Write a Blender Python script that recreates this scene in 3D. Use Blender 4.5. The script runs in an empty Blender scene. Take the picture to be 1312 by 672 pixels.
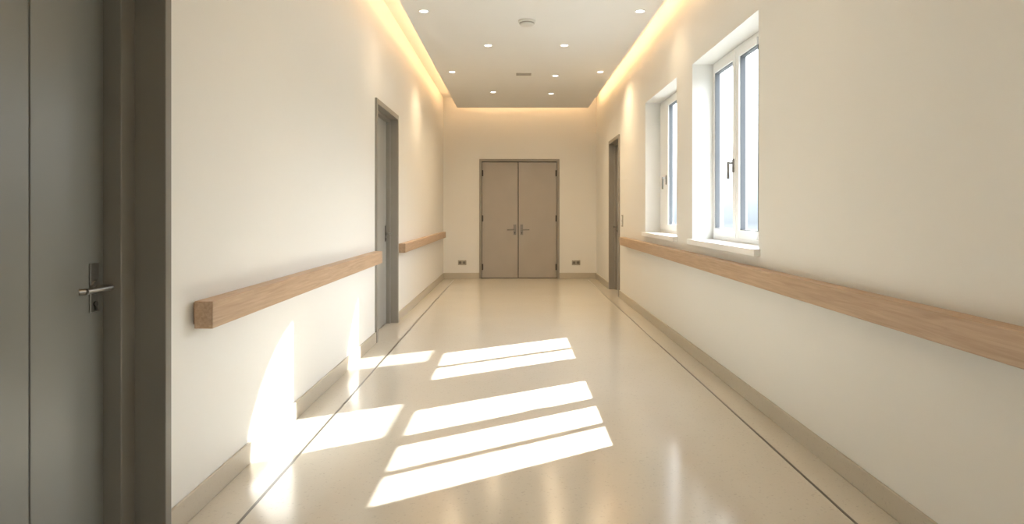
import bpy, bmesh, math
from mathutils import Vector, Matrix

scene = bpy.context.scene
COL = scene.collection
scene.view_settings.view_transform = 'Standard'
scene.view_settings.look = 'None'
scene.view_settings.exposure = 0.0

# ------------------------------------------------------------------ layout (metres)
XL, XR = -1.27, 1.50          # corridor side walls
Y0, Y1 = -3.0, 11.58          # back / end walls
ZC, ZP = 3.27, 3.03           # upper ceiling / dropped panel underside
CAM_H = 1.20
K = 1.12                      # overall light level

# ------------------------------------------------------------------ materials
def new_mat(name):
    m = bpy.data.materials.new(name); m.use_nodes = True
    nt = m.node_tree
    return m, nt, nt.nodes['Principled BSDF']

def bump(nt, b, scale, strength, dist=0.002, detail=4):
    tc = nt.nodes.new('ShaderNodeTexCoord')
    n = nt.nodes.new('ShaderNodeTexNoise'); n.inputs['Scale'].default_value = scale
    n.inputs['Detail'].default_value = detail
    bp = nt.nodes.new('ShaderNodeBump'); bp.inputs['Strength'].default_value = strength
    bp.inputs['Distance'].default_value = dist
    nt.links.new(tc.outputs['Object'], n.inputs['Vector'])
    nt.links.new(n.outputs['Fac'], bp.inputs['Height'])
    nt.links.new(bp.outputs['Normal'], b.inputs['Normal'])
    return tc, n

def simple(name, col, rough=0.5, metal=0.0, var=0.04, scale=3.0, bs=0.0, bscale=200):
    m, nt, b = new_mat(name)
    b.inputs['Roughness'].default_value = rough
    b.inputs['Metallic'].default_value = metal
    tc = nt.nodes.new('ShaderNodeTexCoord')
    n = nt.nodes.new('ShaderNodeTexNoise'); n.inputs['Scale'].default_value = scale
    r = nt.nodes.new('ShaderNodeValToRGB')
    c0 = [max(0, c*(1-var)) for c in col]; c1 = [min(1, c*(1+var)) for c in col]
    r.color_ramp.elements[0].position = .3; r.color_ramp.elements[1].position = .7
    r.color_ramp.elements[0].color = (*c0, 1); r.color_ramp.elements[1].color = (*c1, 1)
    nt.links.new(tc.outputs['Object'], n.inputs['Vector'])
    nt.links.new(n.outputs['Fac'], r.inputs['Fac'])
    nt.links.new(r.outputs['Color'], b.inputs['Base Color'])
    if bs > 0: bump(nt, b, bscale, bs)
    return m

M_WALL = simple('wall_plaster', (.79, .79, .76), .55, var=.003, scale=1.5, bs=.03, bscale=160)
M_CEIL = simple('ceiling_paint', (.79, .79, .77), .7, var=.005)
M_DOORN = simple('door_lacquer_dark', (.185, .19, .175), .30, var=.03)
M_DOORG = simple('door_lacquer_grey', (.33, .33, .31), .32, var=.03)
M_FRAMEN = simple('door_frame_steel_dark', (.19, .18, .155), .38, var=.03)
M_FRAME = simple('door_frame_steel', (.29, .27, .235), .38, var=.03)
M_DOORB = simple('door_laminate_taupe', (.40, .37, .33), .45, var=.03)
M_WHITE = simple('white_window_pvc', (.88, .89, .88), .3, var=.01)
M_PLAST = simple('white_plastic', (.66, .65, .61), .35, var=.01)
M_STEEL = simple('brushed_steel', (.26, .25, .23), .28, metal=1.0, var=.08, scale=40)
M_DARK = simple('dark_joint', (.05, .045, .04), .5)
M_SLOT = simple('socket_dark', (.16, .15, .13), .4)
M_GREY = simple('socket_grey', (.38, .36, .31), .4)
M_STRIP = simple('dark_inlay', (.12, .11, .09), .3)
M_GASK = simple('rubber_gasket', (.10, .11, .12), .6)

def wood():
    m, nt, b = new_mat('oak_wood')
    b.inputs['Roughness'].default_value = .42
    tc = nt.nodes.new('ShaderNodeTexCoord')
    mp = nt.nodes.new('ShaderNodeMapping'); mp.inputs['Scale'].default_value = (38, 1.6, 38)
    n = nt.nodes.new('ShaderNodeTexNoise'); n.inputs['Scale'].default_value = 2.2
    n.inputs['Detail'].default_value = 8; n.inputs['Distortion'].default_value = .6
    r = nt.nodes.new('ShaderNodeValToRGB')
    r.color_ramp.elements[0].position = .28; r.color_ramp.elements[0].color = (.40, .275, .175, 1)
    r.color_ramp.elements[1].position = .72; r.color_ramp.elements[1].color = (.54, .39, .265, 1)
    bp = nt.nodes.new('ShaderNodeBump'); bp.inputs['Strength'].default_value = .12
    bp.inputs['Distance'].default_value = .001
    L = nt.links.new
    L(tc.outputs['Object'], mp.inputs['Vector']); L(mp.outputs['Vector'], n.inputs['Vector'])
    L(n.outputs['Fac'], r.inputs['Fac']); L(r.outputs['Color'], b.inputs['Base Color'])
    L(n.outputs['Fac'], bp.inputs['Height']); L(bp.outputs['Normal'], b.inputs['Normal'])
    return m
M_WOOD = wood()

def terrazzo(name, base, rough, speck=.88):
    m, nt, b = new_mat(name)
    L = nt.links.new
    tc = nt.nodes.new('ShaderNodeTexCoord')
    v = nt.nodes.new('ShaderNodeTexVoronoi'); v.inputs['Scale'].default_value = 130
    r = nt.nodes.new('ShaderNodeValToRGB')
    e = r.color_ramp.elements
    d = tuple(c*speck for c in base); l = tuple(min(1, c*1.02) for c in base)
    e[0].position = 0; e[0].color = (*d, 1)
    e[1].position = 1; e[1].color = (*l, 1)
    x = e.new(.06); x.color = (*base, 1)
    x = e.new(.9); x.color = (*base, 1)
    sp = nt.nodes.new('ShaderNodeSeparateColor')
    n = nt.nodes.new('ShaderNodeTexNoise'); n.inputs['Scale'].default_value = 1.3; n.inputs['Detail'].default_value = 5
    mx = nt.nodes.new('ShaderNodeMix'); mx.data_type = 'RGBA'; mx.blend_type = 'MULTIPLY'
    r2 = nt.nodes.new('ShaderNodeValToRGB')
    r2.color_ramp.elements[0].position = .3; r2.color_ramp.elements[0].color = (.96, .96, .95, 1)
    r2.color_ramp.elements[1].position = .7; r2.color_ramp.elements[1].color = (1, 1, 1, 1)
    L(tc.outputs['Object'], v.inputs['Vector']); L(tc.outputs['Object'], n.inputs['Vector'])
    L(v.outputs['Color'], sp.inputs['Color']); L(sp.outputs[0], r.inputs['Fac'])
    L(n.outputs['Fac'], r2.inputs['Fac'])
    mx.inputs[0].default_value = 1
    L(r.outputs['Color'], mx.inputs[6]); L(r2.outputs['Color'], mx.inputs[7])
    L(mx.outputs[2], b.inputs['Base Color'])
    b.inputs['Roughness'].default_value = rough
    return m
M_FLOOR = terrazzo('terrazzo_floor', (.60, .57, .50), .17, .87)
M_FLOOR.node_tree.nodes['Principled BSDF'].inputs['IOR'].default_value = 1.62
M_SKIRT = terrazzo('terrazzo_skirting', (.52, .475, .395), .35)

def emis(name, col, s):
    m, nt, b = new_mat(name)
    b.inputs['Base Color'].default_value = (*col, 1)
    b.inputs['Emission Color'].default_value = (*col, 1)
    b.inputs['Emission Strength'].default_value = s
    return m
M_LED = emis('warm_led', (1, .60, .29), 20*K)
M_LAMP = emis('lamp_diffuser', (1, .96, .88), 8)

def glass():
    m = bpy.data.materials.new('window_glass'); m.use_nodes = True
    nt = m.node_tree; nt.nodes.clear(); L = nt.links.new
    o = nt.nodes.new('ShaderNodeOutputMaterial')
    t = nt.nodes.new('ShaderNodeBsdfTransparent'); t.inputs[0].default_value = (.96, .985, 1, 1)
    g = nt.nodes.new('ShaderNodeBsdfGlossy'); g.inputs['Roughness'].default_value = .02
    mx = nt.nodes.new('ShaderNodeMixShader'); mx.inputs[0].default_value = .06
    L(t.outputs[0], mx.inputs[1]); L(g.outputs[0], mx.inputs[2])
    L(mx.outputs[0], o.inputs[0])
    return m
M_GLASS = glass()

# ------------------------------------------------------------------ mesh helpers
def add_box(bm, x0, x1, y0, y1, z0, z1):
    vs = [bm.verts.new((x, y, z)) for x in (x0, x1) for y in (y0, y1) for z in (z0, z1)]
    for f in ((0,1,3,2), (4,6,7,5), (0,4,5,1), (2,3,7,6), (0,2,6,4), (1,5,7,3)):
        bm.faces.new([vs[i] for i in f])

def add_cyl(bm, p0, p1, r, r2=None, seg=24):
    p0, p1 = Vector(p0), Vector(p1); d = p1-p0
    q = d.to_track_quat('Z', 'Y').to_matrix().to_4x4()
    mtx = Matrix.Translation((p0+p1)/2) @ q
    bmesh.ops.create_cone(bm, cap_ends=True, segments=seg, radius1=r, radius2=r if r2 is None else r2,
                          depth=d.length, matrix=mtx)

def add_lathe(bm, c, prof, seg=48):
    rings = []
    for r, z in prof:
        if r < 1e-6:
            rings.append([bm.verts.new((c[0], c[1], c[2]+z))])
        else:
            rings.append([bm.verts.new((c[0]+r*math.cos(2*math.pi*i/seg), c[1]+r*math.sin(2*math.pi*i/seg), c[2]+z)) for i in range(seg)])
    for a, b in zip(rings, rings[1:]):
        for i in range(seg):
            j = (i+1) % seg
            if len(a) == 1: bm.faces.new((a[0], b[i], b[j]))
            elif len(b) == 1: bm.faces.new((a[i], a[j], b[0]))
            else: bm.faces.new((a[i], a[j], b[j], b[i]))

def finish(bm, name, mat, parent=None, bevel=0.0, mtx=None, smooth=False):
    if mtx is not None: bmesh.ops.transform(bm, matrix=mtx, verts=bm.verts)
    bmesh.ops.recalc_face_normals(bm, faces=bm.faces)
    me = bpy.data.meshes.new(name); bm.to_mesh(me); bm.free()
    ob = bpy.data.objects.new(name, me); COL.objects.link(ob)
    me.materials.append(mat)
    if bevel > 0:
        md = ob.modifiers.new('bevel', 'BEVEL'); md.width = bevel; md.segments = 2
        md.limit_method = 'ANGLE'; md.angle_limit = math.radians(40)
    if smooth:
        for p in me.polygons: p.use_smooth = True
        es = ob.modifiers.new('es', 'EDGE_SPLIT'); es.split_angle = math.radians(35)
    if parent: ob.parent = parent
    return ob

def part(name, mat, prims, parent=None, bevel=0.0, mtx=None, smooth=False):
    bm = bmesh.new()
    for p in prims:
        if p[0] == 'b': add_box(bm, *p[1:])
        elif p[0] == 'c': add_cyl(bm, *p[1:])
        elif p[0] == 'l': add_lathe(bm, *p[1:])
        elif p[0] == 'q': bm.faces.new([bm.verts.new(v) for v in p[1:]])
    return finish(bm, name, mat, parent, bevel, mtx, smooth)

def empty(name, loc=(0, 0, 0)):
    e = bpy.data.objects.new(name, None); COL.objects.link(e); e.empty_display_size = .1
    return e

def frame_mtx(origin, u, n):
    u, n = Vector(u), Vector(n)
    m = Matrix.Identity(4)
    for i in range(3):
        m[i][0] = u[i]; m[i][1] = n[i]; m[i][2] = (0, 0, 1)[i]; m[i][3] = origin[i]
    return m

def wall_cells(name, mat, axis, a0, a1, t0, t1, z0, z1, holes):
    A = sorted({a0, a1, *[h[0] for h in holes], *[h[1] for h in holes]})
    Z = sorted({z0, z1, *[h[2] for h in holes], *[h[3] for h in holes]})
    na, nz = len(A)-1, len(Z)-1
    def solid(i, j):
        if i < 0 or j < 0 or i >= na or j >= nz: return False
        ca, cz = (A[i]+A[i+1])/2, (Z[j]+Z[j+1])/2
        return not any(h[0] < ca < h[1] and h[2] < cz < h[3] for h in holes)
    bm = bmesh.new()
    def P(a, t, z): return (t, a, z) if axis == 'y' else (a, t, z)
    def Q(*pts): bm.faces.new([bm.verts.new(P(*p)) for p in pts])
    for i in range(na):
        for j in range(nz):
            if not solid(i, j): continue
            a, b, c, d = A[i], A[i+1], Z[j], Z[j+1]
            Q((a, t0, c), (b, t0, c), (b, t0, d), (a, t0, d))
            Q((a, t1, c), (b, t1, c), (b, t1, d), (a, t1, d))
            if not solid(i-1, j): Q((a, t0, c), (a, t1, c), (a, t1, d), (a, t0, d))
            if not solid(i+1, j): Q((b, t0, c), (b, t1, c), (b, t1, d), (b, t0, d))
            if not solid(i, j-1): Q((a, t0, c), (b, t0, c), (b, t1, c), (a, t1, c))
            if not solid(i, j+1): Q((a, t0, d), (b, t0, d), (b, t1, d), (a, t1, d))
    bmesh.ops.remove_doubles(bm, verts=bm.verts, dist=1e-5)
    return finish(bm, name, mat)

# ------------------------------------------------------------------ shell
D1 = (1.20, 2.34, 2.25)
D2 = (5.86, 6.97, 2.25)
D3 = (9.02, 9.98, 2.30)
D4 = (-0.62, 0.83, 2.16)
W1 = (3.917, 5.37); W2 = (5.885, 7.28); WFILL = (-2.2, -0.7)
WZ = (.966, 2.44)

wall_cells('wall_left', M_WALL, 'y', Y0, Y1, XL-.24, XL, 0, ZC, [(D1[0], D1[1], 0, D1[2]), (D2[0], D2[1], 0, D2[2])])
wall_cells('wall_right', M_WALL, 'y', Y0, Y1, XR, XR+.26, 0, ZC,
           [(D3[0], D3[1], 0, D3[2])] + [(w[0], w[1], WZ[0], WZ[1]) for w in (W1, W2, WFILL)])
wall_cells('wall_end', M_WALL, 'x', XL-.24, XR+.26, Y1, Y1+.2, 0, ZC, [(D4[0], D4[1], 0, D4[2])])
wall_cells('wall_back', M_WALL, 'x', XL-.24, XR+.26, Y0-.2, Y0, 0, ZC, [])
part('floor', M_FLOOR, [('b', XL-.24, XR+.26, Y0-.2, Y1+.2, -.15, 0)])
part('ceiling', M_CEIL, [('b', XL-.24, XR+.26, Y0-.2, Y1+.2, ZC, ZC+.15)])
PX0, PX1, PY1 = -.99, 1.31, 11.22
part('ceiling_panel', M_CEIL, [('b', PX0, PX1, Y0+.3, PY1, ZP, ZP+.09),
                               ('b', PX0+.25, PX1-.2, Y0+.5, PY1-.25, ZP+.09, ZC)], bevel=.003)
e = empty('led_strip_light')
part('led_run_left', M_LED, [('b', PX0+.04, PX0+.07, Y0+.4, PY1-.05, ZP+.092, ZP+.107)], e)
part('led_run_right', M_LED, [('b', PX1-.07, PX1-.04, Y0+.4, PY1-.05, ZP+.092, ZP+.107)], e)
part('led_run_end', M_LED, [('b', PX0+.10, PX1-.10, PY1-.07, PY1-.04, ZP+.092, ZP+.107)], e)

bh, bt = .10, .014
def base(name, segs): part(name, M_SKIRT, segs, bevel=.004)
base('baseboard_left', [('b', XL, XL+bt, a, b, 0, bh) for a, b in ((Y0, D1[0]), (D1[1], D2[0]), (D2[1], Y1))])
base('baseboard_right', [('b', XR-bt, XR, a, b, 0, bh) for a, b in ((Y0, D3[0]), (D3[1], Y1))])
base('baseboard_end', [('b', XL+bt, D4[0], Y1-bt, Y1, 0, bh), ('b', D4[1], XR-bt, Y1-bt, Y1, 0, bh)])
part('trim_1', M_STRIP, [('b', -1.066, -1.054, Y0, Y1-.25, 0, .0012)])
part('trim_2', M_STRIP, [('b', 1.312, 1.324, Y0, Y1-.25, 0, .0012)])

# ------------------------------------------------------------------ doors
def lever(parent, mtx, u, n, z, d, plate=(.05, .17)):
    pw, ph = plate
    part('handle_plate', M_STEEL, [('b', u-pw/2, u+pw/2, n, n+.006, z-ph*.5, z+ph*.5)], parent, .002, mtx)
    part('handle_lever', M_STEEL, [
        ('c', (u, n+.004, z), (u, n+.014, z), .024),
        ('c', (u, n+.004, z), (u, n+.058, z), .010),
        ('c', (u-d*.008, n+.055, z), (u+d*.120, n+.055, z), .010),
        ('c', (u+d*.120, n+.055, z), (u+d*.132, n+.040, z), .010)], parent, 0, mtx, True)
    part('lock_cylinder', M_DARK, [('c', (u, n+.004, z-.055), (u, n+.011, z-.055), .009),
                                   ('b', u-.003, u+.003, n+.004, n+.0115, z-.075, z-.055)], parent, 0, mtx)

def single_door(name, mtx, W, H, depth, stop_w, cas, stop_n, hz, leaf_mat, frame_mat, grooves=(), plate=(.05, .17), hinge=True):
    e = empty(name)
    jd = -.23
    def U(w0, w1, n0, n1):
        return [('b', w0, w1, n0, n1, 0, H-w0), ('b', W-w1, W-w0, n0, n1, 0, H-w0),
                ('b', w1, W-w1, n0, n1, H-w1, H-w0)]
    part('door_casing', frame_mat, U(0, cas, jd, .02), e, .003, mtx)
    part('door_stop', frame_mat, U(cas, cas+stop_w, jd, stop_n), e, .003, mtx)
    q = cas+stop_w
    g = .004
    part('door_leaf', leaf_mat, [('b', q-.02, W-q+.02, -depth-.045, -depth-.006, .006, H-q+.02)], e, 0, mtx)
    cuts = [q+g, *grooves, W-q-g]
    fc = [('b', a+(.003 if i else 0), b-(.003 if i < len(cuts)-2 else 0), -depth-.008, -depth, .006, H-q-g)
          for i, (a, b) in enumerate(zip(cuts, cuts[1:]))]
    part('door_face', leaf_mat, fc, e, .002, mtx)
    part('door_backing', M_DARK, [('b', cas, W-cas, jd+.002, jd+.02, 0, H-cas)], e, 0, mtx)
    hu = W-q-.055
    lever(e, mtx, hu, -depth, hz, -1, plate)
    if hinge:
        part('door_hinges', M_STEEL, [('c', (q+.004, -depth+.006, z), (q+.004, -depth+.006, z+.09), .008) for z in (.25, 1.1, H-.4)], e, 0, mtx, True)
    return e

single_door('door_1', frame_mtx((XL, D1[0], 0), (0, 1, 0), (1, 0, 0)), D1[1]-D1[0], D1[2],
            .15, .082, .04, -.09, .945, M_DOORN, M_FRAMEN, grooves=(.678,), plate=(.045, .165))
single_door('door_2', frame_mtx((XL, D2[0], 0), (0, 1, 0), (1, 0, 0)), D2[1]-D2[0], D2[2],
            .10, .03, .05, -.06, .97, M_DOORG, M_FRAME)
single_door('door_3', frame_mtx((XR, D3[0], 0), (0, 1, 0), (-1, 0, 0)), D3[1]-D3[0], D3[2],
            .10, .03, .05, -.06, .97, M_DOORG, M_FRAME)

def double_door():
    e = empty('door_4')
    x0, x1, H = D4; W = x1-x0
    m = frame_mtx((x0, Y1, 0), (1, 0, 0), (0, -1, 0))
    f = .045
    part('door_casing', M_FRAME, [('b', 0, f, -.18, .02, 0, H), ('b', W-f, W, -.18, .02, 0, H), ('b', f, W-f, -.18, .02, H-f, H)], e, .003, m)
    c = W/2-.02
    part('door_leaf_left', M_DOORB, [('b', f+.005, c-.006, -.07, -.02, .008, H-f-.006)], e, .003, m)
    part('door_leaf_right', M_DOORB, [('b', c+.006, W-f-.005, -.07, -.02, .008, H-f-.006)], e, .003, m)
    part('door_backing', M_DARK, [('b', f, W-f, -.15, -.13, 0, H-f)], e, 0, m)
    part('door_hinges', M_DARK, [('b', u-.016, u+.016, -.022, .0, z, z+.11) for u in (f+.010, W-f-.010) for z in (.15, 1.03, 1.85)], e, .002, m)
    for s in (-1, 1):
        lever(e, m, c+s*.062, -.02, .88, s, (.05, .19))
double_door()

# ------------------------------------------------------------------ windows
def window(name, y0, y1, panes, handle_y):
    e = empty(name)
    z0, z1 = WZ
    xa, xb = XR+.16, XR+.235
    gz0, gz1 = z0+.10, z1-.09
    of = .04
    part('outer_frame', M_WHITE, [('b', xa+.015, xb, y0, y0+of, z0, z1), ('b', xa+.015, xb, y1-of, y1, z0, z1),
                                  ('b', xa+.015, xb, y0+of, y1-of, z0, z0+of), ('b', xa+.015, xb, y0+of, y1-of, z1-of, z1)], e, .003)
    edges = [y0+of] + [v for p in panes for v in p] + [y1-of]
    bars = []
    for i in range(0, len(edges), 2):
        a, b = edges[i], edges[i+1]
        if b-a > .12 and i not in (0, len(edges)-2):
            mid = (a+b)/2
            bars += [('b', xa, xb-.01, a, mid-.004, z0+of, z1-of), ('b', xa, xb-.01, mid+.004, b, z0+of, z1-of),
                     ('b', xa+.02, xb, mid-.004, mid+.004, z0+of, z1-of)]
        else:
            bars.append(('b', xa+(.0 if b-a > .045 else .02), xb-.01, a, b, z0+of, z1-of))
    for p in panes:
        bars += [('b', xa, xb-.01, p[0], p[1], z0+of, gz0), ('b', xa, xb-.01, p[0], p[1], gz1, z1-of)]
    part('sash_frame', M_WHITE, bars, e, .003)
    gk = []
    t = .006
    for p in panes:
        gk += [('b', xa+.012, xa+.05, p[0], p[0]+t, gz0, gz1), ('b', xa+.012, xa+.05, p[1]-t, p[1], gz0, gz1),
               ('b', xa+.012, xa+.05, p[0], p[1], gz0, gz0+t), ('b', xa+.012, xa+.05, p[0], p[1], gz1-t, gz1)]
    part('glazing_gasket', M_GASK, gk, e)
    gx = xa+.032
    part('glass_panes', M_GLASS, [('q', (gx, p[0]+.001, gz0+.001), (gx, p[1]-.001, gz0+.001),
                                   (gx, p[1]-.001, gz1-.001), (gx, p[0]+.001, gz1-.001)) for p in panes], e)
    part('window_handle', M_STEEL, [('b', xa-.008, xa, handle_y-.014, handle_y+.014, 1.50, 1.60),
        ('c', (xa, handle_y, 1.57), (xa-.045, handle_y, 1.57), .008),
        ('c', (xa-.042, handle_y, 1.58), (xa-.042, handle_y, 1.45), .009)], e, 0)
    part('window_sill', M_WHITE, [('b', XR-.04, XR-.0005, y0-.03, y1+.03, z0-.035, z0+.008),
                                  ('b', XR-.001, xa+.02, y0, y1, z0, z0+.008)], e, .003)
    part('outer_sill', M_GREY, [('b', xb, XR+.32, y0, y1, z0-.03, z0)], e, .002)

window('window_1', *W1, [(3.975, 4.34), (4.375, 4.72), (4.85, 5.31)], 4.825)  # near sash split by an added, hidden bar that divides the floor sunlight
window('window_2', *W2, [(5.93, 6.36), (6.40, 6.88)], 6.95)  # thin bar between panes is added out of view to pair the sun stripes
window('fill_window', *WFILL, [(-2.1, -1.55), (-1.35, -.8)], -1.4)  # unseen window added behind the camera to let in sky light

# ------------------------------------------------------------------ handrails
def rail(side, ya, yb, z0, z1):
    e = empty('handrail')
    if side == 'L': xa, xb, w = XL+.012, XL+.085, XL
    else: xa, xb, w = XR-.085, XR-.012, XR
    part('rail_beam', M_WOOD, [('b', xa, xb, ya, yb, z0, z1)], e, .003)
    part('rail_mounting_batten', M_WOOD, [('b', min(w, w+(.014 if side == 'L' else -.014)), max(w, w+(.014 if side == 'L' else -.014)), ya+.02, yb-.02, z0+.015, z1-.008)], e)
rail('L', 2.52, 5.78, .740, .848)
rail('L', 6.99+.02, 11.2, .755, .855)
rail('R', -2.6, 8.55, .762, .866)

# ------------------------------------------------------------------ ceiling fittings
pos = [(-.816, 5.82), (1.15, 5.82), (-.28, 7.01), (.556, 7.01), (-.80, 8.34), (1.13, 8.34), (.56, 8.57),
       (-.31, 9.74), (.577, 9.87), (-.28, 3.2), (.556, 3.2), (-.28, 0.8), (.556, .8)]
for x, y in pos:
    e = empty('recessed_downlight')
    part('trim_ring', M_WHITE, [('l', (x, y, ZP), [(.036, 0), (.036, -.004), (.042, -.006), (.050, -.004), (.052, 0)])], e, 0, None, True)
    part('diffuser', M_LAMP, [('l', (x, y, ZP), [(.0, -.003), (.036, -.003)])], e)
    ld = bpy.data.lights.new('downlight_beam', 'SPOT'); ld.energy = (40 if y > 8 else 12)*K; ld.color = (1, .74, .46)
    ld.spot_size = math.radians(155); ld.spot_blend = 1.0; ld.shadow_soft_size = .05; ld.specular_factor = .3
    lo = bpy.data.objects.new('downlight_beam', ld); COL.objects.link(lo); lo.location = (x, y, ZP-.03); lo.parent = e

e = empty('smoke_detector')
part('detector_body', M_PLAST, [('l', (.127, 6.12, ZP), [(.085, 0), (.085, -.012), (.078, -.018), (.070, -.020), (.066, -.038), (.05, -.048), (0, -.052)])], e, 0, None, True)
part('detector_vents', M_GREY, [('l', (.127, 6.12, ZP), [(.071, -.021), (.071, -.030), (.064, -.030)])], e)
e = empty('air_vent')
vx, vy = .134, 8.48
part('vent_frame', M_GREY, [('b', vx-.10, vx+.10, vy-.06, vy-.05, ZP-.008, ZP), ('b', vx-.10, vx+.10, vy+.05, vy+.06, ZP-.008, ZP),
                            ('b', vx-.10, vx-.09, vy-.05, vy+.05, ZP-.008, ZP), ('b', vx+.09, vx+.10, vy-.05, vy+.05, ZP-.008, ZP)], e, .001)
part('vent_slats', M_GREY, [('b', vx-.09, vx+.09, vy-.045+i*.018, vy-.039+i*.018, ZP-.006, ZP) for i in range(6)], e)

# ------------------------------------------------------------------ sockets & switch
def outlet(x):
    e = empty('power_outlet'); z = .285
    part('outlet_plate', M_GREY, [('b', x-.075, x+.075, Y1-.01, Y1, z-.042, z+.042)], e, .003)
    for dx in (-.036, .036):
        part('socket', M_SLOT, [('c', (x+dx, Y1-.0105, z), (x+dx, Y1-.009, z), .024),
                                ('c', (x+dx-.009, Y1-.012, z), (x+dx-.009, Y1-.010, z), .003),
                                ('c', (x+dx+.009, Y1-.012, z), (x+dx+.009, Y1-.010, z), .003)], e)
outlet(-.93); outlet(1.13)
e = empty('light_switch')
part('switch_plate', M_GREY, [('b', XR-.01, XR, 8.76, 8.86, 1.0, 1.16)], e, .003)
part('switch_rockers', M_PLAST, [('b', XR-.015, XR-.009, 8.775, 8.845, 1.015, 1.075), ('b', XR-.015, XR-.009, 8.775, 8.845, 1.085, 1.145)], e, .002)

# ------------------------------------------------------------------ light
def aim(ob, d): ob.rotation_euler = Vector(d).to_track_quat('-Z', 'Y').to_euler()
sd = bpy.data.lights.new('sun', 'SUN'); sd.energy = 24*K; sd.angle = math.radians(.6); sd.color = (1, .97, .91)
so = bpy.data.objects.new('sun', sd); COL.objects.link(so); so.location = (6, 9, 8); aim(so, (-1, -.63, -1.02))

def beam(origin_t, target, half, power):
    d = Vector((1, .525, .413))
    ld = bpy.data.lights.new('wall_patch_spot', 'SPOT'); ld.energy = power; ld.color = (1, .97, .91)  # added spot outdoors, throws a bright patch on the left wall and floor
    ld.spot_size = math.radians(2*half); ld.spot_blend = .06; ld.shadow_soft_size = .03
    lo = bpy.data.objects.new('wall_patch_spot', ld); COL.objects.link(lo)
    lo.location = Vector(origin_t)+d*9; aim(lo, Vector(target)-lo.location)
beam((XL, 3.85, .10), (XL, 3.74, -.15), 3.6, 36000)
beam((XL, 5.45, .10), (XL, 5.62, -.12), 3.8, 28000)

w = bpy.data.worlds.new('sky'); scene.world = w; w.use_nodes = True
nt = w.node_tree; bg = nt.nodes['Background']; L = nt.links.new
tc = nt.nodes.new('ShaderNodeTexCoord'); sx = nt.nodes.new('ShaderNodeSeparateXYZ')
r = nt.nodes.new('ShaderNodeValToRGB'); mr = nt.nodes.new('ShaderNodeMapRange')
mr.inputs['From Min'].default_value = -1; mr.inputs['From Max'].default_value = 1
L(tc.outputs['Generated'], sx.inputs[0]); L(sx.outputs['Z'], mr.inputs['Value']); L(mr.outputs[0], r.inputs['Fac'])
E = r.color_ramp.elements
E[0].position = 0; E[0].color = (.26, .27, .26, 1)
E[1].position = 1; E[1].color = (.86, .92, 1, 1)
for p, c in ((.47, (.16, .17, .175)), (.492, (.075, .085, .092)), (.503, (.088, .098, .105)), (.525, (.13, .135, .14)), (.60, (.95, .97, 1))):
    x = E.new(p); x.color = (*c, 1)
L(r.outputs['Color'], bg.inputs['Color']); bg.inputs['Strength'].default_value = 9.6*K

# ------------------------------------------------------------------ camera
cd = bpy.data.cameras.new('camera'); co = bpy.data.objects.new('camera', cd); COL.objects.link(co)
co.location = (0, 0, CAM_H); co.rotation_euler = (math.radians(90), 0, 0)
cd.sensor_width = 36; cd.lens = 820/1312*36
cd.shift_x = -2/1312; cd.shift_y = -64/1312; cd.clip_start = .05
scene.camera = co
